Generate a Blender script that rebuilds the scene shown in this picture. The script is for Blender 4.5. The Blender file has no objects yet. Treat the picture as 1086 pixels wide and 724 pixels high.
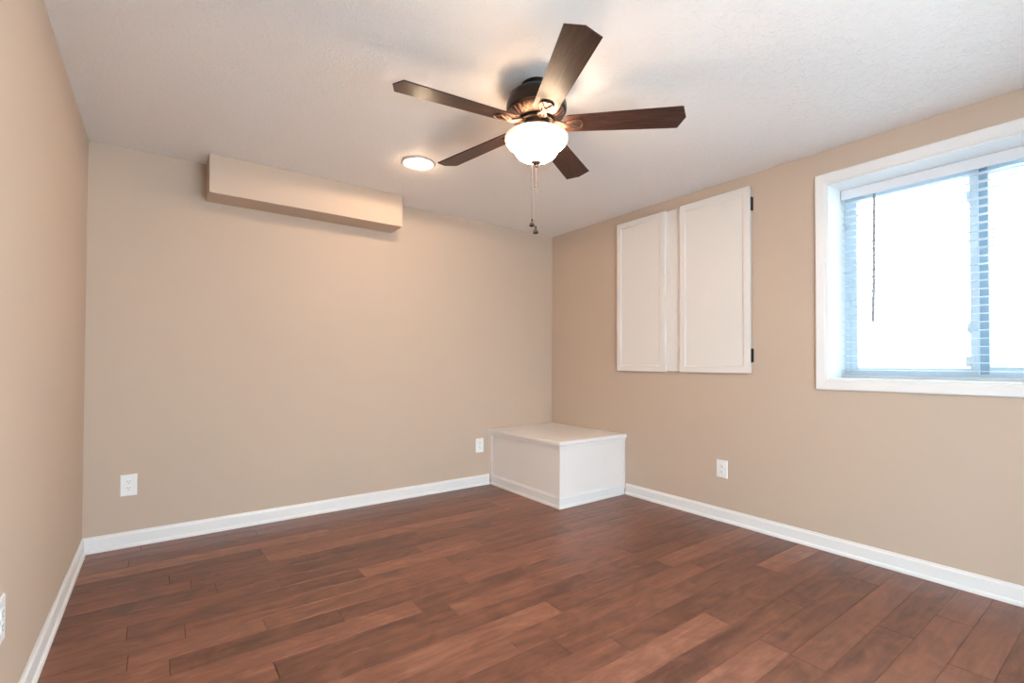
import bpy, bmesh, math, random
from mathutils import Vector, Matrix
PI = math.pi
sc = bpy.context.scene
col = sc.collection
random.seed(7)

# ------------------------------------------------------------------ camera
CAM = Vector((-3.2230, -3.7000, 1.1099))
YAW, PITCH, ROLL, FPX, CY = 0.63355, 0.01471, 0.00373, 508.588, 377.583
Rv = Vector((math.cos(YAW), -math.sin(YAW), 0)); Fv = Vector((math.sin(YAW), math.cos(YAW), 0)); Uv = Vector((0, 0, 1))
F2 = Fv*math.cos(PITCH) + Uv*math.sin(PITCH); U2 = Uv*math.cos(PITCH) - Fv*math.sin(PITCH)
R3 = Rv*math.cos(ROLL) + U2*math.sin(ROLL); U3 = U2*math.cos(ROLL) - Rv*math.sin(ROLL)
cd = bpy.data.cameras.new('camera'); cam = bpy.data.objects.new('camera', cd); col.objects.link(cam)
mw = Matrix((R3, U3, -F2)).transposed().to_4x4(); mw.translation = CAM
cam.matrix_world = mw
cd.sensor_width = 36; cd.lens = FPX/1086*36; cd.shift_y = (CY-362)/1086; cd.clip_start = 0.02
sc.camera = cam

# ------------------------------------------------------------------ view, world, lights
sc.view_settings.view_transform = 'Standard'; sc.view_settings.look = 'None'
sc.view_settings.gamma = 1; sc.view_settings.use_curve_mapping = False
sc.view_settings.exposure = 0.03
w = bpy.data.worlds.new('world'); sc.world = w; w.use_nodes = True
bg = w.node_tree.nodes['Background']
bg.inputs[0].default_value = (0.64, 0.86, 1.0, 1); bg.inputs[1].default_value = 14.0

H = 2.4; W = 3.5724; YF = -4.45        # room: right wall x=0, back wall y=0, left wall x=-W, front wall y=YF
WY0, WY1, WZ0, WZ1 = -3.79, -2.510, 1.025, 2.191   # window opening
WD = 0.30                              # wall depth at the window
DX0, DX1, DZ = -2.75, -1.25, 2.05      # wide opening added behind the camera for fill light

def lamp(name, kind, loc, energy, color, **k):
    d = bpy.data.lights.new(name, kind); d.energy = energy; d.color = color
    for a, b in k.items(): setattr(d, a, b)
    o = bpy.data.objects.new(name, d); o.location = loc; col.objects.link(o); return o
# daylight portal at the window
pl = lamp('window_portal', 'AREA', (WD+0.03, (WY0+WY1)/2, (WZ0+WZ1)/2), 1, (1, 1, 1), shape='RECTANGLE', size=WZ1-WZ0, size_y=WY1-WY0)
pl.rotation_euler = (0, PI/2, 0); pl.data.cycles.is_portal = True
# added fill lamp behind the camera, shining in through the made-up opening
hl = lamp('added_fill_light', 'AREA', ((DX0+DX1)/2, YF-0.25, 1.15), 9, (1.0, 0.86, 0.72), shape='RECTANGLE', size=DX1-DX0, size_y=2.0)
hl.rotation_euler = (PI/2, 0, 0)
FAN_WATT = 7; BOWL = 100.0; CAN_WATT = 25
WARM = (1.0, 0.74, 0.50)

# ------------------------------------------------------------------ materials
def mat(name, color, rough=0.5, metal=0, spec=0.5, emit=None, estr=0, bump=None, noise=None):
    m = bpy.data.materials.new(name); m.use_nodes = True
    nt = m.node_tree; b = nt.nodes['Principled BSDF']
    b.inputs['Base Color'].default_value = (*color, 1); b.inputs['Roughness'].default_value = rough
    b.inputs['Metallic'].default_value = metal; b.inputs['Specular IOR Level'].default_value = spec
    if emit: b.inputs['Emission Color'].default_value = (*emit, 1); b.inputs['Emission Strength'].default_value = estr
    tc = nt.nodes.new('ShaderNodeTexCoord')
    if noise:      # slight mottling of the paint (scale, amount)
        n = nt.nodes.new('ShaderNodeTexNoise'); n.inputs['Scale'].default_value = noise[0]; n.inputs['Detail'].default_value = 3
        nt.links.new(tc.outputs['Object'], n.inputs['Vector'])
        mx = nt.nodes.new('ShaderNodeMix'); mx.data_type = 'RGBA'
        mx.inputs[6].default_value = (*[c*(1-noise[1]) for c in color], 1); mx.inputs[7].default_value = (*[min(1, c*(1+noise[1])) for c in color], 1)
        nt.links.new(n.outputs['Fac'], mx.inputs[0]); nt.links.new(mx.outputs[2], b.inputs['Base Color'])
    if bump:       # (scale, strength, distance)
        n = nt.nodes.new('ShaderNodeTexNoise'); n.inputs['Scale'].default_value = bump[0]; n.inputs['Detail'].default_value = 4
        nt.links.new(tc.outputs['Object'], n.inputs['Vector'])
        bp = nt.nodes.new('ShaderNodeBump'); bp.inputs['Strength'].default_value = bump[1]; bp.inputs['Distance'].default_value = bump[2]
        nt.links.new(n.outputs['Fac'], bp.inputs['Height']); nt.links.new(bp.outputs['Normal'], b.inputs['Normal'])
    return m

M_wall = mat('wall_paint', (0.550, 0.428, 0.338), 0.75, spec=0.25, bump=(260, 0.12, 0.001), noise=(1.5, 0.012))
M_trim = mat('white_trim_paint', (0.79, 0.762, 0.748), 0.35, spec=0.4, noise=(4, 0.006))
M_jamb = mat('window_jamb_paint', (0.86, 0.87, 0.87), 0.5, noise=(4, 0.006))
M_cab = mat('cabinet_paint', (0.745, 0.695, 0.665), 0.45, spec=0.35, noise=(3, 0.008))
M_bench = mat('bench_paint', (0.82, 0.765, 0.735), 0.4, spec=0.4, noise=(3, 0.008))
M_plate = mat('outlet_plastic', (0.85, 0.84, 0.82), 0.3, noise=(20, 0.005))
M_slot = mat('outlet_slot', (0.05, 0.045, 0.04), 0.6, noise=(20, 0.05))
M_black = mat('black_hinge_metal', (0.018, 0.015, 0.013), 0.4, metal=0.6, noise=(60, 0.1))
M_vinyl = mat('window_vinyl', (0.60, 0.70, 0.78), 0.35, noise=(8, 0.01))
M_lock = mat('window_latch', (0.60, 0.68, 0.74), 0.35, noise=(8, 0.02))
M_rail = mat('blind_valance', (0.76, 0.76, 0.79), 0.4, noise=(6, 0.01))
M_slat = mat('blind_slat', (0.88, 0.89, 0.90), 0.45, noise=(6, 0.01))
nt = M_slat.node_tree; tl = nt.nodes.new('ShaderNodeBsdfTranslucent'); tl.inputs[0].default_value = (0.9, 0.92, 0.94, 1)
ms = nt.nodes.new('ShaderNodeMixShader'); ms.inputs[0].default_value = 0.60
nt.links.new(nt.nodes['Principled BSDF'].outputs[0], ms.inputs[1]); nt.links.new(tl.outputs[0], ms.inputs[2]); nt.links.new(ms.outputs[0], nt.nodes['Material Output'].inputs[0])
M_wand = mat('blind_wand', (0.36, 0.34, 0.36), 0.25, noise=(30, 0.03))
M_cord = mat('blind_cord', (0.82, 0.83, 0.85), 0.7, noise=(50, 0.03))
M_bronze = mat('dark_bronze', (0.030, 0.020, 0.017), 0.32, metal=0.75, noise=(14, 0.15))
M_antique = mat('antique_bronze', (0.14, 0.078, 0.055), 0.40, metal=0.75, noise=(24, 0.25))
M_pend = mat('pendant_wood', (0.012, 0.009, 0.008), 0.7, spec=0.2, noise=(60, 0.1))
M_brass = mat('chain_metal', (0.16, 0.11, 0.085), 0.6, metal=0.4, noise=(60, 0.1))
M_finial = mat('finial_bronze', (0.09, 0.055, 0.04), 0.55, metal=0.3, noise=(40, 0.1))
M_bowl = mat('frosted_glass_bowl', (0.95, 0.92, 0.86), 0.3, emit=(1.0, 0.75, 0.50), estr=BOWL)
nt = M_bowl.node_tree; tc = nt.nodes.new('ShaderNodeTexCoord'); sx = nt.nodes.new('ShaderNodeSeparateXYZ'); mr = nt.nodes.new('ShaderNodeMapRange')
nt.links.new(tc.outputs['Object'], sx.inputs[0]); nt.links.new(sx.outputs['Z'], mr.inputs[0]); nt.links.new(mr.outputs[0], nt.nodes['Principled BSDF'].inputs['Emission Strength'])
mr.inputs[1].default_value = -0.290; mr.inputs[2].default_value = -0.256; mr.inputs[3].default_value = BOWL; mr.inputs[4].default_value = 0.75   # the lip glows less than the belly
M_bulb = mat('lit_bulb', (1, 1, 1), 0.3, emit=(1.0, 0.86, 0.70), estr=6)
M_ground = mat('pale_gravel', (0.62, 0.62, 0.60), 0.9, bump=(60, 0.5, 0.01), noise=(40, 0.15))
M_conc = mat('pale_concrete', (0.80, 0.80, 0.79), 0.85, bump=(30, 0.2, 0.004), noise=(5, 0.04))

# ceiling: white paint over a sprayed, knocked-down texture
M_ceil = mat('ceiling_texture_paint', (0.875, 0.83, 0.805), 0.6, spec=0.35)
nt = M_ceil.node_tree; b = nt.nodes['Principled BSDF']
tc = nt.nodes.new('ShaderNodeTexCoord')
v = nt.nodes.new('ShaderNodeTexNoise'); v.inputs['Scale'].default_value = 42; v.inputs['Detail'].default_value = 5; v.inputs['Roughness'].default_value = 0.6; v.inputs['Distortion'].default_value = 1.2
rp = nt.nodes.new('ShaderNodeValToRGB'); rp.color_ramp.elements[0].position = 0.50; rp.color_ramp.elements[1].position = 0.66
bp = nt.nodes.new('ShaderNodeBump'); bp.inputs['Strength'].default_value = 0.48; bp.inputs['Distance'].default_value = 0.004
nt.links.new(tc.outputs['Object'], v.inputs['Vector']); nt.links.new(v.outputs['Fac'], rp.inputs[0])
nt.links.new(rp.outputs['Color'], bp.inputs['Height']); nt.links.new(bp.outputs['Normal'], b.inputs['Normal'])

def grain_material(name, dark, mid, light, rough, along_scale, across_scale, per_plank=False, spec=0.5, tone_amt=0.5, blotch=0.35):
    m = bpy.data.materials.new(name); m.use_nodes = True; nt = m.node_tree; N = nt.nodes; L = nt.links
    b = N['Principled BSDF']; b.inputs['Roughness'].default_value = rough; b.inputs['Specular IOR Level'].default_value = spec
    tc = N.new('ShaderNodeTexCoord'); at = N.new('ShaderNodeAttribute'); at.attribute_name = 'plank'
    sep = N.new('ShaderNodeSeparateColor'); L.new(at.outputs['Color'], sep.inputs[0])
    off = N.new('ShaderNodeVectorMath'); off.operation = 'MULTIPLY_ADD'
    off.inputs[1].default_value = (37, 19, 11) if per_plank else (0, 0, 0)
    L.new(at.outputs['Color'], off.inputs[0]); L.new(tc.outputs['Object'], off.inputs[2])
    def noise(sx, sy, scale, detail, dist):
        mp = N.new('ShaderNodeMapping'); mp.inputs['Scale'].default_value = (sx, sy, sy)
        L.new(off.outputs[0], mp.inputs[0])
        n = N.new('ShaderNodeTexNoise'); n.inputs['Scale'].default_value = scale; n.inputs['Detail'].default_value = detail
        n.inputs['Roughness'].default_value = 0.62; n.inputs['Distortion'].default_value = dist
        L.new(mp.outputs[0], n.inputs['Vector']); return n
    n1 = noise(along_scale, across_scale, 1.0, 6, 0.6)
    n2 = noise(along_scale*1.6, across_scale*0.28, 1.0, 3, 1.6)
    r1 = N.new('ShaderNodeMath'); r1.operation = 'MULTIPLY_ADD'; r1.inputs[1].default_value = 0.55; r1.inputs[2].default_value = -0.25
    L.new(n1.outputs['Fac'], r1.inputs[0])
    r2 = N.new('ShaderNodeMath'); r2.operation = 'MULTIPLY_ADD'; r2.inputs[1].default_value = blotch
    L.new(n2.outputs['Fac'], r2.inputs[0]); L.new(r1.outputs[0], r2.inputs[2])
    r3 = N.new('ShaderNodeMath'); r3.operation = 'MULTIPLY_ADD'; r3.inputs[1].default_value = tone_amt if per_plank else 0.0
    L.new(sep.outputs[0], r3.inputs[0]); L.new(r2.outputs[0], r3.inputs[2])
    cr = N.new('ShaderNodeValToRGB'); e = cr.color_ramp.elements
    base = (0.55+blotch)*0.5 + (tone_amt*0.5 if per_plank else 0) - 0.25
    e[0].position = max(0, base-0.32); e[0].color = (*dark, 1); e[1].position = min(1, base+0.32); e[1].color = (*light, 1)
    k = e.new(base); k.color = (*mid, 1)
    L.new(r3.outputs[0], cr.inputs[0]); L.new(cr.outputs[0], b.inputs['Base Color'])
    bp = N.new('ShaderNodeBump'); bp.inputs['Strength'].default_value = 0.10; bp.inputs['Distance'].default_value = 0.001
    L.new(n1.outputs['Fac'], bp.inputs['Height']); L.new(bp.outputs[0], b.inputs['Normal'])
    rr = N.new('ShaderNodeMapRange'); rr.inputs[3].default_value = rough-0.06; rr.inputs[4].default_value = rough+0.08
    L.new(n2.outputs['Fac'], rr.inputs[0]); L.new(rr.outputs[0], b.inputs['Roughness'])
    return m
M_floor = grain_material('maple_floor', (0.085, 0.030, 0.018), (0.225, 0.088, 0.053), (0.42, 0.190, 0.122), 0.34, 2.6, 26, True, 0.45, 0.42, 0.62)
M_blade = grain_material('walnut_blade', (0.020, 0.009, 0.007), (0.055, 0.025, 0.018), (0.105, 0.050, 0.037), 0.30, 3.0, 110, False, 0.15, 0.5, 0.7)

M_glass = bpy.data.materials.new('window_glass'); M_glass.use_nodes = True; nt = M_glass.node_tree; nt.nodes.clear()
o_ = nt.nodes.new('ShaderNodeOutputMaterial'); mx = nt.nodes.new('ShaderNodeMixShader'); tr = nt.nodes.new('ShaderNodeBsdfTransparent')
gl = nt.nodes.new('ShaderNodeBsdfGlossy'); gl.inputs['Roughness'].default_value = 0.02; fr = nt.nodes.new('ShaderNodeFresnel'); fr.inputs[0].default_value = 1.45
nt.links.new(fr.outputs[0], mx.inputs[0]); nt.links.new(tr.outputs[0], mx.inputs[1]); nt.links.new(gl.outputs[0], mx.inputs[2]); nt.links.new(mx.outputs[0], o_.inputs[0])

# ------------------------------------------------------------------ mesh helpers
def box(bm, lo, hi, bev=0, seg=2):
    lo = Vector(lo); hi = Vector(hi)
    r = bmesh.ops.create_cube(bm, size=1)
    for v in r['verts']: v.co = Vector((lo[i] + (v.co[i]+0.5)*(hi[i]-lo[i]) for i in range(3)))
    if bev:
        es = list({e for v in r['verts'] for e in v.link_edges})
        bmesh.ops.bevel(bm, geom=es, offset=bev, segments=seg, affect='EDGES', profile=0.5)
def lathe(bm, prof, n=48, c=(0, 0, 0), closed=False):
    rings = []
    for r, z in prof:
        if r < 1e-6: rings.append([bm.verts.new((c[0], c[1], c[2]+z))])
        else: rings.append([bm.verts.new((c[0]+r*math.cos(2*PI*i/n), c[1]+r*math.sin(2*PI*i/n), c[2]+z)) for i in range(n)])
    pairs = list(zip(rings, rings[1:])) + ([(rings[-1], rings[0])] if closed else [])
    for a, b in pairs:
        for i in range(n):
            j = (i+1) % n
            if len(a) == 1 and len(b) == 1: continue
            if len(a) == 1: bm.faces.new((a[0], b[i], b[j]))
            elif len(b) == 1: bm.faces.new((a[i], b[0], a[j]))
            else: bm.faces.new((a[i], b[i], b[j], a[j]))
def prism(bm, pts, z0, z1, f=None):
    f = f or (lambda x, y, z: Vector((x, y, z)))
    a = [bm.verts.new(f(x, y, z0)) for x, y in pts]; b = [bm.verts.new(f(x, y, z1)) for x, y in pts]
    n = len(pts); bm.faces.new(a[::-1]); bm.faces.new(b)
    for i in range(n): j = (i+1) % n; bm.faces.new((a[i], a[j], b[j], b[i]))
def sweep(bm, prof, path, closed=False, up=Vector((0, 0, 1))):
    """profile (out, height) swept along a horizontal path; out = left of travel; mitred corners"""
    n = len(path); rings = []
    for i, p in enumerate(path):
        p = Vector(p)
        d0 = (p - Vector(path[i-1])) if (i or closed) else None
        d1 = (Vector(path[(i+1) % n]) - p) if (i < n-1 or closed) else None
        if d0 is None: d0 = d1
        if d1 is None: d1 = d0
        n0 = up.cross(d0).normalized(); n1 = up.cross(d1).normalized()
        m = (n0+n1); m = m / (m.dot(n0)) if m.length > 1e-6 else n0
        rings.append([bm.verts.new(p + m*o + up*h) for o, h in prof])
    k = len(prof)
    for i in range(n if closed else n-1):
        a, b = rings[i], rings[(i+1) % n]
        for j in range(k): q = (j+1) % k; bm.faces.new((a[j], b[j], b[q], a[q]))
    if not closed: bm.faces.new(rings[0]); bm.faces.new(rings[-1][::-1])
def tube(bm, pts, rad, n=10):
    pts = [Vector(p) for p in pts]; rings = []
    rad = rad if isinstance(rad, (list, tuple)) else [rad]*len(pts)
    for i, p in enumerate(pts):
        d = (pts[min(i+1, len(pts)-1)] - pts[max(i-1, 0)]).normalized()
        a = d.orthogonal().normalized() if i == 0 else (prev - d*prev.dot(d)).normalized()
        prev = a; b = d.cross(a)
        rings.append([bm.verts.new(p + (a*math.cos(2*PI*k/n) + b*math.sin(2*PI*k/n))*rad[i]) for k in range(n)])
    for a, b in zip(rings, rings[1:]):
        for k in range(n): j = (k+1) % n; bm.faces.new((a[k], a[j], b[j], b[k]))
    bm.faces.new(rings[0][::-1]); bm.faces.new(rings[-1])
def obj(name, bm, m, parent=None, smooth=None, **props):
    bmesh.ops.recalc_face_normals(bm, faces=bm.faces[:])
    me = bpy.data.meshes.new(name); bm.to_mesh(me); bm.free()
    me.materials.append(m)
    if smooth is not None:
        for p in me.polygons: p.use_smooth = True
        me.set_sharp_from_angle(angle=math.radians(smooth))
    o = bpy.data.objects.new(name, me); col.objects.link(o)
    if parent: o.parent = parent
    for k, v in props.items(): o[k] = v
    return o
def struct(name, bm, m, **k): return obj(name, bm, m, kind='structure', **k)
def thing(name, label, cat, loc, rot=(0, 0, 0), group=None):
    o = bpy.data.objects.new(name, None); col.objects.link(o); o.location = loc; o.rotation_euler = rot
    o.empty_display_size = 0.05; o['label'] = label; o['category'] = cat
    if group: o['group'] = group
    return o
def B(): return bmesh.new()

# ------------------------------------------------------------------ room shell
T = 0.12
bm = B(); box(bm, (-W-T, 0, -0.1), (WD, T, H+0.1)); struct('wall_back', bm, M_wall)
bm = B(); box(bm, (-W-T, YF, -0.1), (-W, 0, H+0.1)); struct('wall_left', bm, M_wall)
bm = B()   # right wall with the window opening
ys = [YF, WY0, WY1, 0]; zs = [-0.1, WZ0, WZ1, H+0.1]
for i in range(3):
    for j in range(3):
        if (i, j) != (1, 1): box(bm, (0, ys[i], zs[j]), (WD, ys[i+1], zs[j+1]))
bmesh.ops.remove_doubles(bm, verts=bm.verts[:], dist=1e-5)
seen = {}
for f in bm.faces[:]:
    key = tuple(round(x, 4) for x in f.calc_center_median()); seen.setdefault(key, []).append(f)
bmesh.ops.delete(bm, geom=[f for fs in seen.values() if len(fs) > 1 for f in fs], context='FACES')
struct('wall_right', bm, M_wall)
bm = B()   # front wall, behind the camera, with a wide opening added to let fill light in
box(bm, (-W-T, YF-T, -0.1), (DX0, YF, H+0.1)); box(bm, (DX1, YF-T, -0.1), (WD, YF, H+0.1)); box(bm, (DX0, YF-T, DZ), (DX1, YF, H+0.1))
struct('wall_front', bm, M_wall)
bm = B()   # ceiling with a round hole for the recessed light
CLX, CLY, CLR = -1.893, -0.862, 0.076
n = 64; ring = [bm.verts.new((CLX+CLR*math.cos(2*PI*i/n), CLY+CLR*math.sin(2*PI*i/n), H)) for i in range(n)]
S = 0.30; sq = []
for i in range(n):
    a = 2*PI*i/n; c_, s_ = math.cos(a), math.sin(a); k = S/max(abs(c_), abs(s_)); sq.append(bm.verts.new((CLX+c_*k, CLY+s_*k, H)))
for i in range(n): j = (i+1) % n; bm.faces.new((ring[i], ring[j], sq[j], sq[i]))
xs = [-W, CLX-S, CLX+S, 0]; yy = [YF, CLY-S, CLY+S, 0]
for i in range(3):
    for j in range(3):
        if (i, j) != (1, 1): bm.faces.new([bm.verts.new(p) for p in ((xs[i], yy[j], H), (xs[i+1], yy[j], H), (xs[i+1], yy[j+1], H), (xs[i], yy[j+1], H))])
bmesh.ops.remove_doubles(bm, verts=bm.verts[:], dist=1e-5)
box(bm, (-W, YF, H+0.14), (0, 0, H+0.16))
struct('ceiling', bm, M_ceil)
# unseen floor outside the added opening
bm = B(); box(bm, (DX0-0.6, YF-1.2, -0.1), (DX1+0.6, YF-T, -0.004)); struct('added_unseen_floor', bm, M_floor)

# floor: individual boards 123.5 mm wide running parallel to the back wall
P = 0.1235
joints = {1: [-2.70], 2: [-3.348, -1.62], 3: [-2.31, -1.05], 5: [-3.17, -2.72], 6: [-3.083, -1.855], 7: [-2.985, -1.35], 8: [-2.727, -1.96], 9: [-3.318, -2.35, -1.62],
          10: [-3.125, -1.90, -1.79], 11: [-3.306, -2.85, -1.20], 12: [-3.18, -2.567, -1.95, -0.75], 13: [-2.262, -1.625, -0.55], 14: [-2.87, -2.146, -0.98], 15: [-1.42, -0.6], 16: [-2.75, -1.76, -0.95],
          17: [-2.085, -0.83], 18: [-1.937, -1.03], 19: [-1.74, -0.55], 20: [-2.3, -1.25], 21: [-0.83], 22: [-1.26, -0.3], 26: [-0.845]}
tones = {(16, 2): 0.12, (7, 0): 0.05, (12, 1): 0.10, (13, 1): 0.08, (10, 2): 0.0, (9, 0): 0.6, (11, 0): 0.6, (10, 0): 0.65, (8, 0): 0.55, (12, 0): 0.65, (13, 0): 0.7, (14, 0): 0.6, (14, 1): 0.35, (1, 0): 0.45, (19, 1): 0.2, (2, 1): 0.25, (12, 2): 0.3, (11, 1): 0.75}
bm = B(); cl = bm.loops.layers.color.new('plank')
k = 0
rnd = random.Random(21)
while -k*P > YF-T:
    y1 = -k*P; y0 = y1-P
    js = sorted(joints.get(k, []))
    if js:       # continue beyond the surveyed joints with plausible lengths
        x = js[-1] + rnd.uniform(0.75, 1.3)
        while x < -0.25: js.append(x); x += rnd.uniform(0.5, 1.2)
    else:
        x = -W + rnd.uniform(0.15, 0.9)
        while x < -0.1: js.append(x); x += rnd.uniform(0.45, 1.25)
    e = [-W] + js + [0.0]
    for i in range(len(e)-1):
        x0, x1 = e[i], e[i+1]; g = 0.0020; d = 0.0020
        t = tones.get((k, i), min(0.78, 0.5+0.42*rnd.uniform(-1, 1)*rnd.random()**0.4))
        c = (t, rnd.random(), rnd.random(), 1)
        x0 += 0.0013; x1 -= 0.0013
        o4 = [bm.verts.new(p) for p in ((x0, y0, -d), (x1, y0, -d), (x1, y1, -d), (x0, y1, -d))]
        i4 = [bm.verts.new(p) for p in ((x0, y0+g, 0), (x1, y0+g, 0), (x1, y1-g, 0), (x0, y1-g, 0))]
        fs = [bm.faces.new(i4)]
        for q in range(4): r = (q+1) % 4; fs.append(bm.faces.new((o4[q], o4[r], i4[r], i4[q])))
        for f in fs:
            for l in f.loops: l[cl] = c
    k += 1
nf = len(bm.faces); box(bm, (-W, YF-T, -0.1), (0, 0, -0.004))
for f in list(bm.faces)[nf:]: f.material_index = 1
fl = struct('floor', bm, M_floor); fl.data.materials.append(mat('floor_seam', (0.03, 0.013, 0.009), 0.8, noise=(9, 0.1)))

# baseboards with a shoe moulding
BP = [(0, 0), (0.021, 0), (0.021, 0.010), (0.018, 0.017), (0.012, 0.0215), (0.0115, 0.070), (0.0105, 0.077), (0.006, 0.083), (0.005, 0.0915), (0, 0.0915)]
bx, by, bz = 0.7639, 0.9691, 0.511
bm = B(); sweep(bm, BP, [(-bx-0.0005, 0, 0), (-W, 0, 0)]); struct('baseboard_back', bm, M_trim)
bm = B(); sweep(bm, BP, [(-W, -0.0005, 0), (-W, YF, 0)]); struct('baseboard_left', bm, M_trim)
bm = B(); sweep(bm, BP, [(0, YF, 0), (0, -by-0.0005, 0)]); struct('baseboard_right', bm, M_trim)
bm = B(); sweep(bm, BP, [(-W+0.022, YF, 0), (DX0, YF, 0)]); sweep(bm, BP, [(DX1, YF, 0), (-0.022, YF, 0)]); struct('baseboard_front', bm, M_trim)

# boxed bulkhead on the back wall under the ceiling
bm = B(); box(bm, (-2.9891, -0.2230, 2.1593), (-1.7235, 0.0, H), 0.002)
obj('ceiling_soffit', bm, M_wall, label='long beige boxed-in soffit high on the back wall under the ceiling', category='soffit')

# ------------------------------------------------------------------ window
cw = 0.066
bm = B()    # picture-frame casing on the wall
CP = [(0, 0), (cw, 0), (cw, 0.013), (cw-0.006, 0.018), (0.018, 0.015), (0.010, 0.011), (0.004, 0.012), (0, 0.009)]
rings = []
for (y, z, sy, sz) in ((WY1, WZ1, 1, 1), (WY1, WZ0, 1, -1), (WY0, WZ0, -1, -1), (WY0, WZ1, -1, 1)):
    rings.append([bm.verts.new((-h, y+sy*o, z+sz*o)) for o, h in CP])
for i in range(4):
    a, b_ = rings[i], rings[(i+1) % 4]
    for j in range(len(CP)): q = (j+1) % len(CP); bm.faces.new((a[j], b_[j], b_[q], a[q]))
cas = struct('window_1', bm, M_trim)
jt = 0.004
bm = B()    # painted reveal lining of the opening
box(bm, (0, WY1-jt, WZ0), (WD, WY1, WZ1)); box(bm, (0, WY0, WZ0), (WD, WY0+jt, WZ1))
box(bm, (0, WY0+jt, WZ1-jt), (WD, WY1-jt, WZ1)); box(bm, (0, WY0+jt, WZ0), (WD, WY1-jt, WZ0+jt))
obj('window_reveal', bm, M_jamb, cas)
FX0, FX1 = 0.245, 0.31                 # window frame depth
a0, a1, c0, c1 = WY0+jt, WY1-jt, WZ0+jt, WZ1-jt
def frame(bm, x0, x1, y0, y1, z0, z1, t, bev=0.002):
    box(bm, (x0, y0, z0), (x1, y0+t, z1), bev); box(bm, (x0, y1-t, z0), (x1, y1, z1), bev)
    box(bm, (x0, y0+t, z0), (x1, y1-t, z0+t), bev); box(bm, (x0, y0+t, z1-t), (x1, y1-t, z1), bev)
bm = B(); frame(bm, FX0, FX1, a0, a1, c0, c1, 0.030); obj('window_frame', bm, M_vinyl, cas)
bm = B(); frame(bm, FX0+0.006, FX0+0.030, -3.122, a1-0.0295, c0+0.0295, c1-0.0295, 0.033)
s1 = obj('sash', bm, M_vinyl, cas)
bm = B(); frame(bm, FX0+0.033, FX0+0.057, a0+0.0295, -3.118+0.033-0.033, c0+0.0295, c1-0.0295, 0.042)
s2 = obj('sash', bm, M_vinyl, cas)
for s, x, y0, y1 in ((s1, FX0+0.018, -3.09, a1-0.06), (s2, FX0+0.045, a0+0.07, -3.158)):
    bm = B(); box(bm, (x, y0, c0+0.06), (x+0.004, y1, c1-0.06)); obj('glass_pane', bm, M_glass, s)
bm = B(); box(bm, (FX0+0.0285, -3.156, c0+0.031), (FX0+0.0335, -3.1225, c1-0.031), 0.001)  # added blue-grey strip, its colour stands in for shade on the set-back stile
obj('stile_shade_strip', bm, mat('stile_shade_strip', (0.30, 0.42, 0.52), 0.6, noise=(12, 0.03)), s2)
for z in (2.0, 1.305):      # tilt latches on the meeting stile
    bm = B(); prism(bm, [(-0.030, 0), (-0.018, 0.010), (0.018, 0.010), (0.030, 0)], FX0-0.012, FX0+0.0062, lambda a, b_, c, z=z: Vector((c, -3.090+b_, z+a)))
    obj('sash_latch', bm, M_lock, s1)
bm = B(); box(bm, (FX0-0.012, -3.105, 1.10), (FX0+0.0062, -3.072, 1.155), 0.003); obj('sash_lock', bm, M_lock, s1)

# ground and retaining wall of the window well outside
bm = B(); box(bm, (WD, -8, 0.55), (9, 3, 0.60)); struct('ground', bm, M_ground)
bm = B(); box(bm, (1.75, -7, 0.6), (1.95, 1.5, 1.46), 0.01); struct('wall_well', bm, M_conc)

# ------------------------------------------------------------------ blind
bl = thing('window_blind', 'white horizontal slat blind lowered and open inside the window recess', 'blind', (0.21, (WY0+WY1)/2, WZ0+jt))
hw_ = (a1-a0)/2 - 0.003; top = c1-WZ0-jt
bm = B(); box(bm, (-0.022, -hw_+0.004, top-0.045), (0.030, hw_-0.004, top-0.001), 0.002); obj('headrail', bm, M_rail, bl)
bm = B(); box(bm, (-0.033, -hw_, top-0.060), (-0.025, hw_, top-0.001), 0.003, 3)
box(bm, (-0.0255, hw_-0.005, top-0.060), (0.010, hw_, top-0.001), 0.001); box(bm, (-0.0255, -hw_, top-0.060), (0.010, -hw_+0.005, top-0.001), 0.001)
obj('valance', bm, M_rail, bl)
bm = B(); box(bm, (-0.024, -hw_, 0.001), (0.024, hw_, 0.017), 0.004, 3); obj('bottom_rail', bm, M_slat, bl)
slat = None; z = 0.017+0.030; n_s = 0
def slat_bm():
    bm = B(); K = 8; up = []; dn = []
    for i in range(K+1):
        x = -0.0235 + 0.047*i/K; h = 0.0022*(1-(2*i/K-1)**2)
        up.append((x, h+0.0013)); dn.append((x, h-0.0013))
    pr = up + dn[::-1]
    a = [bm.verts.new((x, -hw_+0.002, q)) for x, q in pr]; b_ = [bm.verts.new((x, hw_-0.002, q)) for x, q in pr]
    for i in range(len(pr)): j = (i+1) % len(pr); bm.faces.new((a[i], a[j], b_[j], b_[i]))
    bm.faces.new(a); bm.faces.new(b_[::-1]); return bm
while z < top-0.065:
    if slat is None: slat = obj('slat', slat_bm(), M_slat, bl, smooth=40); s = slat
    else: s = slat.copy(); col.objects.link(s); s.parent = bl
    s.location = (0, 0, z); z += 0.0430
for y in (hw_-0.13, hw_-0.45, -hw_+0.45, -hw_+0.13):
    bm = B()
    for x in (-0.0262, 0.0262): tube(bm, [(x, y, 0.010), (x, y, top-0.040)], 0.0007, 6)
    box(bm, (-0.0275, y-0.006, 0.004), (-0.0235, y+0.006, 0.012), 0.001)
    obj('ladder_cord', bm, M_cord, bl)
wy = -2.695-(WY0+WY1)/2
bm = B(); tube(bm, [(-0.042, wy+0.012, 1.362-1.029), (-0.040, wy+0.008, 1.6-1.029), (-0.0400, wy+0.003, top-0.068)], [0.0085, 0.0080, 0.0065], 8)
wd = obj('tilt_wand', bm, M_wand, bl, smooth=40, label='slim grey tilt wand')

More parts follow.
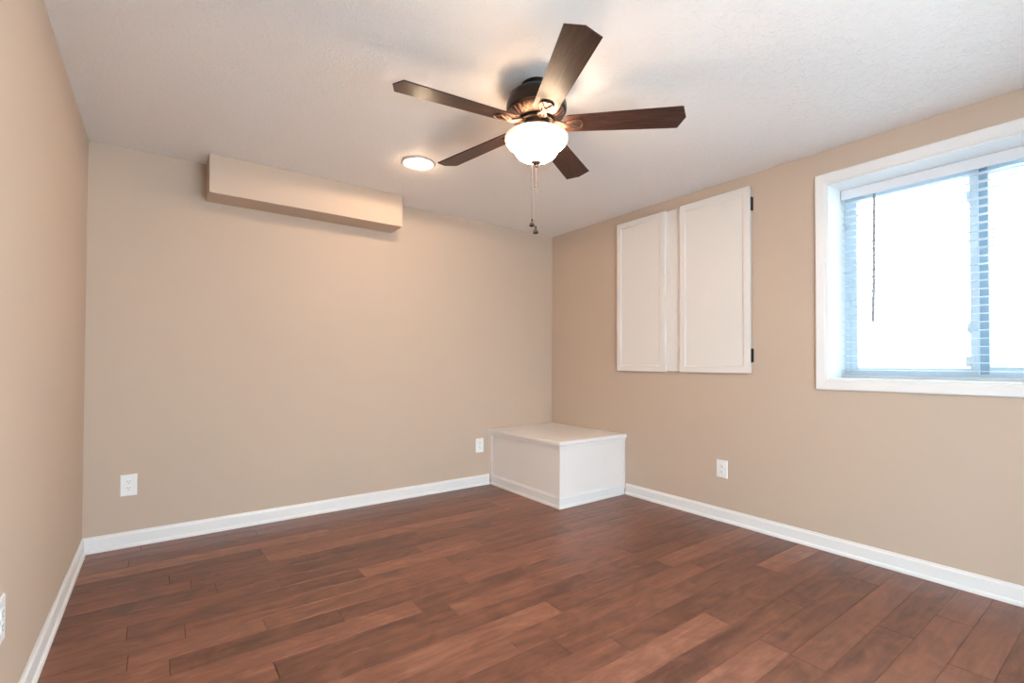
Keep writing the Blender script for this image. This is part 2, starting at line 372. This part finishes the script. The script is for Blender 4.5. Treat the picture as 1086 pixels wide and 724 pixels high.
# ------------------------------------------------------------------ wall cabinet (access doors)
cb = thing('wall_cabinet', 'white two-door wall cabinet with flat panels and black hinges on the right wall', 'cabinet', (0, -1.47, 1.0478))
cz = 2.3138-1.0478
bm = B(); box(bm, (-0.010, -0.565, 0.006), (0, 0.565, cz-0.004), 0.001); obj('face_frame', bm, M_cab, cb)
def door(y0, y1):
    bm = B(); x0 = -0.0305; f = 0.044; c = 0.008; d = 0.0065
    def loop(y0, y1, z0, z1, x): return [bm.verts.new(p) for p in ((x, y0, z0), (x, y1, z0), (x, y1, z1), (x, y0, z1))]
    L = [loop(y0, y1, 0, cz, -0.0105), loop(y0, y1, 0, cz, x0+0.002), loop(y0+0.002, y1-0.002, 0.002, cz-0.002, x0),
         loop(y0+f, y1-f, f, cz-f, x0), loop(y0+f+0.003, y1-f-0.003, f+0.003, cz-f-0.003, x0+0.004), loop(y0+f+c, y1-f-c, f+c, cz-f-c, x0+0.005), loop(y0+f+c+0.002, y1-f-c-0.002, f+c+0.002, cz-f-c-0.002, x0+d)]
    bm.faces.new(L[0]); bm.faces.new(L[-1])
    for a, b_ in zip(L, L[1:]):
        for i in range(4): j = (i+1) % 4; bm.faces.new((a[i], a[j], b_[j], b_[i]))
    return obj('door', bm, M_cab, cb)
dl = door(-1.379+1.47+0.0, -0.8865+1.47); dr = door(-2.0524+1.47, -1.5105+1.47)
for z0 in (1.123-1.0478, 2.148-1.0478):
    bm = B(); yh = -2.0524+1.47
    box(bm, (-0.010, yh-0.010, z0), (-0.0002, yh-0.0005, z0+0.090), 0.001)
    tube(bm, [(-0.017, yh-0.0055, z0+0.002), (-0.017, yh-0.0055, z0+0.088)], 0.0052, 12)
    tube(bm, [(-0.017, yh-0.0055, z0-0.003), (-0.017, yh-0.0055, z0+0.093)], 0.0032, 10)
    obj('hinge', bm, M_black, dr, smooth=40, label='black hinge')

# ------------------------------------------------------------------ storage box in the corner
sb = thing('storage_bench', 'low white built-in box with a lid standing in the far corner', 'storage box', (0, 0, 0))
ov = 0.012
bm = B(); box(bm, (-bx+0.019, -by+0.019, 0), (-0.001, -0.001, bz-0.057), 0.0015)
box(bm, (-0.028, -by+0.013, 0.05), (-0.001, -by+0.0192, bz-0.0585), 0.001); box(bm, (-bx+0.013, -0.028, 0.05), (-bx+0.0192, -0.001, bz-0.0585), 0.001)
obj('body', bm, M_bench, sb)
LP = [(0, 0), (0.012, 0), (0.014, 0.003), (0.014, 0.022), (0.018, 0.026), (0.024, 0.029), (0.025, 0.050), (0.022, 0.0565), (0.018, 0.058), (0, 0.058)]
bm = B(); sweep(bm, LP, [(-0.001, -by+0.020, bz-0.058), (-bx+0.020, -by+0.020, bz-0.058), (-bx+0.020, -0.001, bz-0.058)])
box(bm, (-bx+0.0195, -by+0.0195, bz-0.0575), (-0.001, -0.001, bz-0.0001))
obj('lid', bm, M_bench, sb)
BB = [(o*0.95, h) for o, h in BP]
bm = B(); sweep(bm, BB, [(-0.022, -by+0.0195, 0), (-bx+0.0195, -by+0.0195, 0), (-bx+0.0195, -0.022, 0)])
obj('base_moulding', bm, M_trim, sb)

# ------------------------------------------------------------------ outlets
def outlet(loc, rz, label):
    t = thing('wall_outlet', label, 'outlet', loc, (0, 0, rz), 'white duplex wall outlets')   # local: -y faces the room, x along the wall
    bm = B(); hw, hh = 0.0405, 0.0635
    L = []
    for (i, y) in ((0, 0), (0, -0.003), (0.004, -0.0062)):
        L.append([bm.verts.new((sx*(hw-i), y, sz*(hh-i))) for sx, sz in ((-1, -1), (1, -1), (1, 1), (-1, 1))])
    bm.faces.new(L[0]); bm.faces.new(L[2][::-1])
    for a, b_ in zip(L, L[1:]):
        for i in range(4): j = (i+1) % 4; bm.faces.new((a[i], a[j], b_[j], b_[i]))
    obj('cover_plate', bm, M_plate, t)
    for s in (-1, 1):
        zc = s*0.0195
        pts = []
        for k in range(24):
            a = 2*PI*k/24; x = 0.0175*math.cos(a); z_ = 0.0175*math.sin(a); pts.append((x, max(-0.0145, min(0.0145, z_))))
        bm = B(); prism(bm, pts, -0.0085, -0.0060, lambda a, b_, c, zc=zc: Vector((a, c, zc+b_)))
        rc = obj('receptacle', bm, M_plate, t)
        bm = B()
        box(bm, (-0.0075, -0.0089, zc+0.001), (-0.0055, -0.0083, zc+0.010)); box(bm, (0.0055, -0.0089, zc+0.002), (0.0075, -0.0083, zc+0.009))
        prism(bm, [(0.0025*math.cos(2*PI*k/10), 0.0025*math.sin(2*PI*k/10)) for k in range(10)], -0.0089, -0.0083, lambda a, b_, c, zc=zc: Vector((a, c, zc-0.006+b_)))
        obj('socket_slots', bm, M_slot, rc)
    bm = B(); prism(bm, [(0.003*math.cos(2*PI*k/12), 0.003*math.sin(2*PI*k/12)) for k in range(12)], -0.0072, -0.0060, lambda a, b_, c: Vector((a, c, b_)))
    obj('screw', bm, M_plate, t)
outlet((-3.3646, 0, 0.3683), 0, 'white wall outlet on the back wall near the left corner')
outlet((-0.8678, 0, 0.3620), 0, 'white wall outlet on the back wall just left of the white box')
outlet((0, -1.8347, 0.3670), -PI/2, 'white wall outlet on the right wall below the cabinet')
outlet((-W, -1.790, 0.392), PI/2, 'white wall outlet on the left wall at the edge of the view')

# ------------------------------------------------------------------ recessed light
rl = thing('recessed_light', 'round recessed ceiling light, lit, near the soffit', 'ceiling light', (CLX, CLY, H))
bm = B(); lathe(bm, [(0.0755, 0.0), (0.102, 0.0), (0.102, -0.005), (0.098, -0.009), (0.082, -0.0065), (0.0745, -0.002)], 64, closed=True)
obj('trim_ring', bm, M_trim, rl, smooth=40)
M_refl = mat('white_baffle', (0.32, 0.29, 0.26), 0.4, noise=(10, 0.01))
bm = B(); lathe(bm, [(0.0745, -0.002), (0.066, 0.045), (0.056, 0.085), (0.030, 0.11), (0, 0.112)], 48); obj('reflector', bm, M_refl, rl, smooth=50)
bm = B(); lathe(bm, [(0, -0.017), (0.020, -0.015), (0.036, -0.009), (0.045, 0.004), (0.044, 0.016), (0.032, 0.055), (0.016, 0.09), (0.014, 0.108)], 40)
obj('bulb', bm, M_bulb, rl, smooth=60, label='glowing bulb')
sp = lamp('recessed_lamp', 'SPOT', (CLX, CLY, H-0.024), CAN_WATT, WARM, spot_size=math.radians(179), spot_blend=0.12, shadow_soft_size=0.045)

lamp('recessed_lamp', 'POINT', (CLX, CLY, H-0.05), 1.5, WARM, shadow_soft_size=0.03)

# ------------------------------------------------------------------ ceiling fan
FX, FY = -1.8256, -1.9819; FS = 1.0171; BZ = 2.1967; PH = 6.1567+PI; BPITCH = -0.1926
fan = thing('ceiling_fan', 'dark bronze five-blade ceiling fan with a lit frosted glass bowl', 'ceiling fan', (FX, FY, H))
fan.scale = (FS, FS, FS)
z = lambda a: a-2.3783
bm = B(); lathe(bm, [(0, 0), (0.070, 0), (0.072, -0.006), (0.069, -0.010), (0.060, -0.018), (0.058, z(2.352)), (0, z(2.352))], 56); obj('canopy', bm, M_bronze, fan, smooth=35)
bm = B(); lathe(bm, [(0, z(2.3525)), (0.072, z(2.3525)), (0.078, z(2.350)), (0.100, z(2.342)), (0.118, z(2.328)), (0.131, z(2.308)), (0.137, z(2.286)), (0.138, z(2.268)), (0.136, z(2.256)), (0.129, z(2.251)), (0, z(2.253))], 64)
obj('motor_housing', bm, M_bronze, fan, smooth=35)
bm = B()    # flared ring of cooling ribs under the motor
lathe(bm, [(0.128, z(2.2508)), (0.126, z(2.246)), (0.098, z(2.226)), (0.080, z(2.222)), (0, z(2.222)), (0, z(2.2508))], 60)
for i in range(30):
    a = 2*PI*i/30; ca, sa = math.cos(a), math.sin(a)
    for p, q in (((0.126, z(2.2465)), (0.092, z(2.2235))),):
        tube(bm, [(ca*p[0], sa*p[0], p[1]), (ca*(p[0]+q[0])/2, sa*(p[0]+q[0])/2, (p[1]+q[1])/2-0.003), (ca*q[0], sa*q[0], q[1])], [0.0058, 0.0050, 0.0036], 8)
obj('vent_ring', bm, M_antique, fan, smooth=50, label='ribbed antique bronze vent ring')
bm = B(); lathe(bm, [(0, z(2.2222)), (0.076, z(2.2222)), (0.082, z(2.216)), (0.082, z(2.204)), (0.072, z(2.199)), (0, z(2.199))], 48); obj('flywheel', bm, M_bronze, fan, smooth=35)
bm = B(); lathe(bm, [(0, z(2.1992)), (0.052, z(2.1992)), (0.055, z(2.192)), (0.055, z(2.180)), (0.074, z(2.176)), (0.078, z(2.170)), (0.076, z(2.164)), (0.060, z(2.160)), (0, z(2.160))], 48)
obj('light_fitter', bm, M_antique, fan, smooth=35)
bm = B(); tube(bm, [(0, 0, z(2.1602)), (0, 0, z(2.027))], 0.0045, 10); obj('centre_rod', bm, M_brass, fan, smooth=40)
prof = [(0.1410, 2.141), (0.1440, 2.137), (0.1440, 2.130), (0.1390, 2.118), (0.1280, 2.105), (0.1140, 2.094), (0.1040, 2.085), (0.0990, 2.076), (0.0940, 2.066), (0.0840, 2.054), (0.0670, 2.043), (0.0450, 2.034), (0.0220, 2.029), (0.006, 2.028)]
inner = [(max(r-0.004, 0.006), zz+0.003) for r, zz in prof[::-1]]
bm = B(); lathe(bm, [(r, z(zz)) for r, zz in prof+inner], 64, closed=True); bowl = obj('glass_bowl', bm, M_bowl, fan, smooth=50, label='lit frosted white glass bowl')
M_in = mat('frosted_glass_inside', (0.92, 0.88, 0.80), 0.5, emit=(1.0, 0.79, 0.56), estr=4.0, noise=(10, 0.01)); bowl.data.materials.append(M_in)
for p in bowl.data.polygons:      # inner wall of the bowl
    n_, c_ = p.normal, p.center
    if (n_.x*c_.x + n_.y*c_.y) - abs(n_.z)*1e-3 < 0 and n_.z > -0.2 or n_.z > 0.6: p.material_index = 1
bm = B(); lathe(bm, [(0, z(2.0295)), (0.019, z(2.0285)), (0.023, z(2.0265)), (0.022, z(2.0235)), (0.014, z(2.018)), (0.007, z(2.0145)), (0.0055, z(2.011)), (0.0065, z(2.008)), (0.004, z(2.0045)), (0, z(2.0038))], 32)
obj('finial', bm, M_finial, fan, smooth=45)
lft = Vector((-0.8055, 0.5926, 0))
for off, zt, z0, z1 in ((0.0185, 2.0300, 1.767, 1.733), (0.0015, 2.0042, 1.735, 1.700)):
    cx_, cy_ = (lft*off).x, (lft*off).y
    bm = B(); pr = []; q = zt; k = 0
    while q > z0: pr.append((0.0013 if k % 2 else 0.0006, z(q))); q -= 0.0024; k += 1
    pr.append((0.0008, z(z0))); lathe(bm, pr, 8, (cx_, cy_, 0))
    if off < 0.01: lathe(bm, [(0, z(1.922)), (0.0026, z(1.919)), (0.0026, z(1.911)), (0, z(1.908))], 10, (cx_, cy_, 0))
    ch = obj('pull_chain', bm, M_brass, fan, smooth=60)
    bm = B(); hgt = z0-z1
    lathe(bm, [(0, z(z0)), (0.0035, z(z0-0.001)), (0.0045, z(z0-hgt*0.18)), (0.0032, z(z0-hgt*0.32)), (0.0065, z(z0-hgt*0.45)), (0.0115, z(z0-hgt*0.75)), (0.0125, z(z0-hgt*0.93)), (0.009, z(z1)), (0, z(z1))], 20, (cx_, cy_, 0))
    obj('chain_pendant', bm, M_pend, ch, smooth=50, label='dark bell-shaped pull')

def blade_frame(k):
    a = PH + 2*PI*k/5
    rad = Vector((math.cos(a), math.sin(a), 0)); tan = Vector((-math.sin(a), math.cos(a), 0))
    m = Matrix.Rotation(0, 4, 'X')
    yv = tan*math.cos(BPITCH) + Vector((0, 0, math.sin(BPITCH))); zv = rad.cross(yv)
    m = Matrix((rad, yv, zv)).transposed().to_4x4(); m.translation = Vector((0, 0, z(BZ))); return m
def blade_mesh():
    bm = B(); t = 0.0028
    half = [(0.128, 0.034), (0.131, 0.044), (0.138, 0.050), (0.150, 0.0525), (0.30, 0.0575), (0.45, 0.0625), (0.6359, 0.0688)]
    pts = half + [(0.660, 0.0)] + [(x, -y) for x, y in half[::-1]]
    prism(bm, pts, -t, t)
    bmesh.ops.bevel(bm, geom=[e for e in bm.edges if abs(e.verts[0].co.z-e.verts[1].co.z) < 1e-6], offset=0.0012, segments=1, affect='EDGES')
    return bm
def iron_mesh():
    bm = B(); zb = -0.0030
    sh = [(0.132, 0.010), (0.150, 0.018), (0.172, 0.027), (0.192, 0.029), (0.206, 0.018), (0.209, 0.0)]
    outl = sh + [(x, -y) for x, y in sh[-2::-1]]
    prism(bm, outl, zb-0.0025, zb)
    def cat(pts, r, n=8): tube(bm, pts, r, n)
    rim = [(x, y, zb-0.0035) for x, y in outl]; cat(rim + [rim[0]], 0.0030)
    # scrolled arms: two twisted bars leaving the hub, parting over the shield
    for s in (-1, 1):
        cat([(0.072, s*0.006, 0.010), (0.092, s*0.016, 0.002), (0.112, s*0.017, -0.006), (0.132, s*0.009, -0.0095), (0.152, s*0.005, -0.009), (0.172, s*0.010, -0.0075), (0.190, s*0.019, -0.0065), (0.199, s*0.021, -0.006)],
            [0.008, 0.0075, 0.0065, 0.0058, 0.0052, 0.0044, 0.0036, 0.002], 10)
    cat([(0.060, 0, 0.014), (0.085, 0, 0.006), (0.110, 0, -0.004), (0.140, 0, -0.0085), (0.165, 0, -0.0070)], [0.012, 0.010, 0.0075, 0.0055, 0.003], 10)
    for x, y in ((0.196, 0.0), (0.165, 0.017), (0.165, -0.017)):
        lathe(bm, [(0, -0.004), (0.0042, -0.004), (0.0038, -0.0075), (0, -0.0085)], 12, (x, y, 0))
    return bm
b0 = None
for k in range(5):
    m = blade_frame(k)
    if b0 is None:
        b0 = obj('blade', blade_mesh(), M_blade, fan, label='dark walnut fan blade'); i0 = obj('blade_bracket', iron_mesh(), M_antique, fan, smooth=50, label='scrolled antique bronze bracket')
        bb, ii = b0, i0
    else:
        bb = b0.copy(); ii = i0.copy(); col.objects.link(bb); col.objects.link(ii); bb.parent = fan; ii.parent = fan
    bb.matrix_local = m; ii.matrix_local = m
for k in range(3):      # the light kit's bulbs inside the bowl
    a = 2*PI*k/3+0.4
    lamp('fan_lamp', 'POINT', (FX+0.075*math.cos(a), FY+0.075*math.sin(a), 2.130), FAN_WATT/3, WARM, shadow_soft_size=0.025)
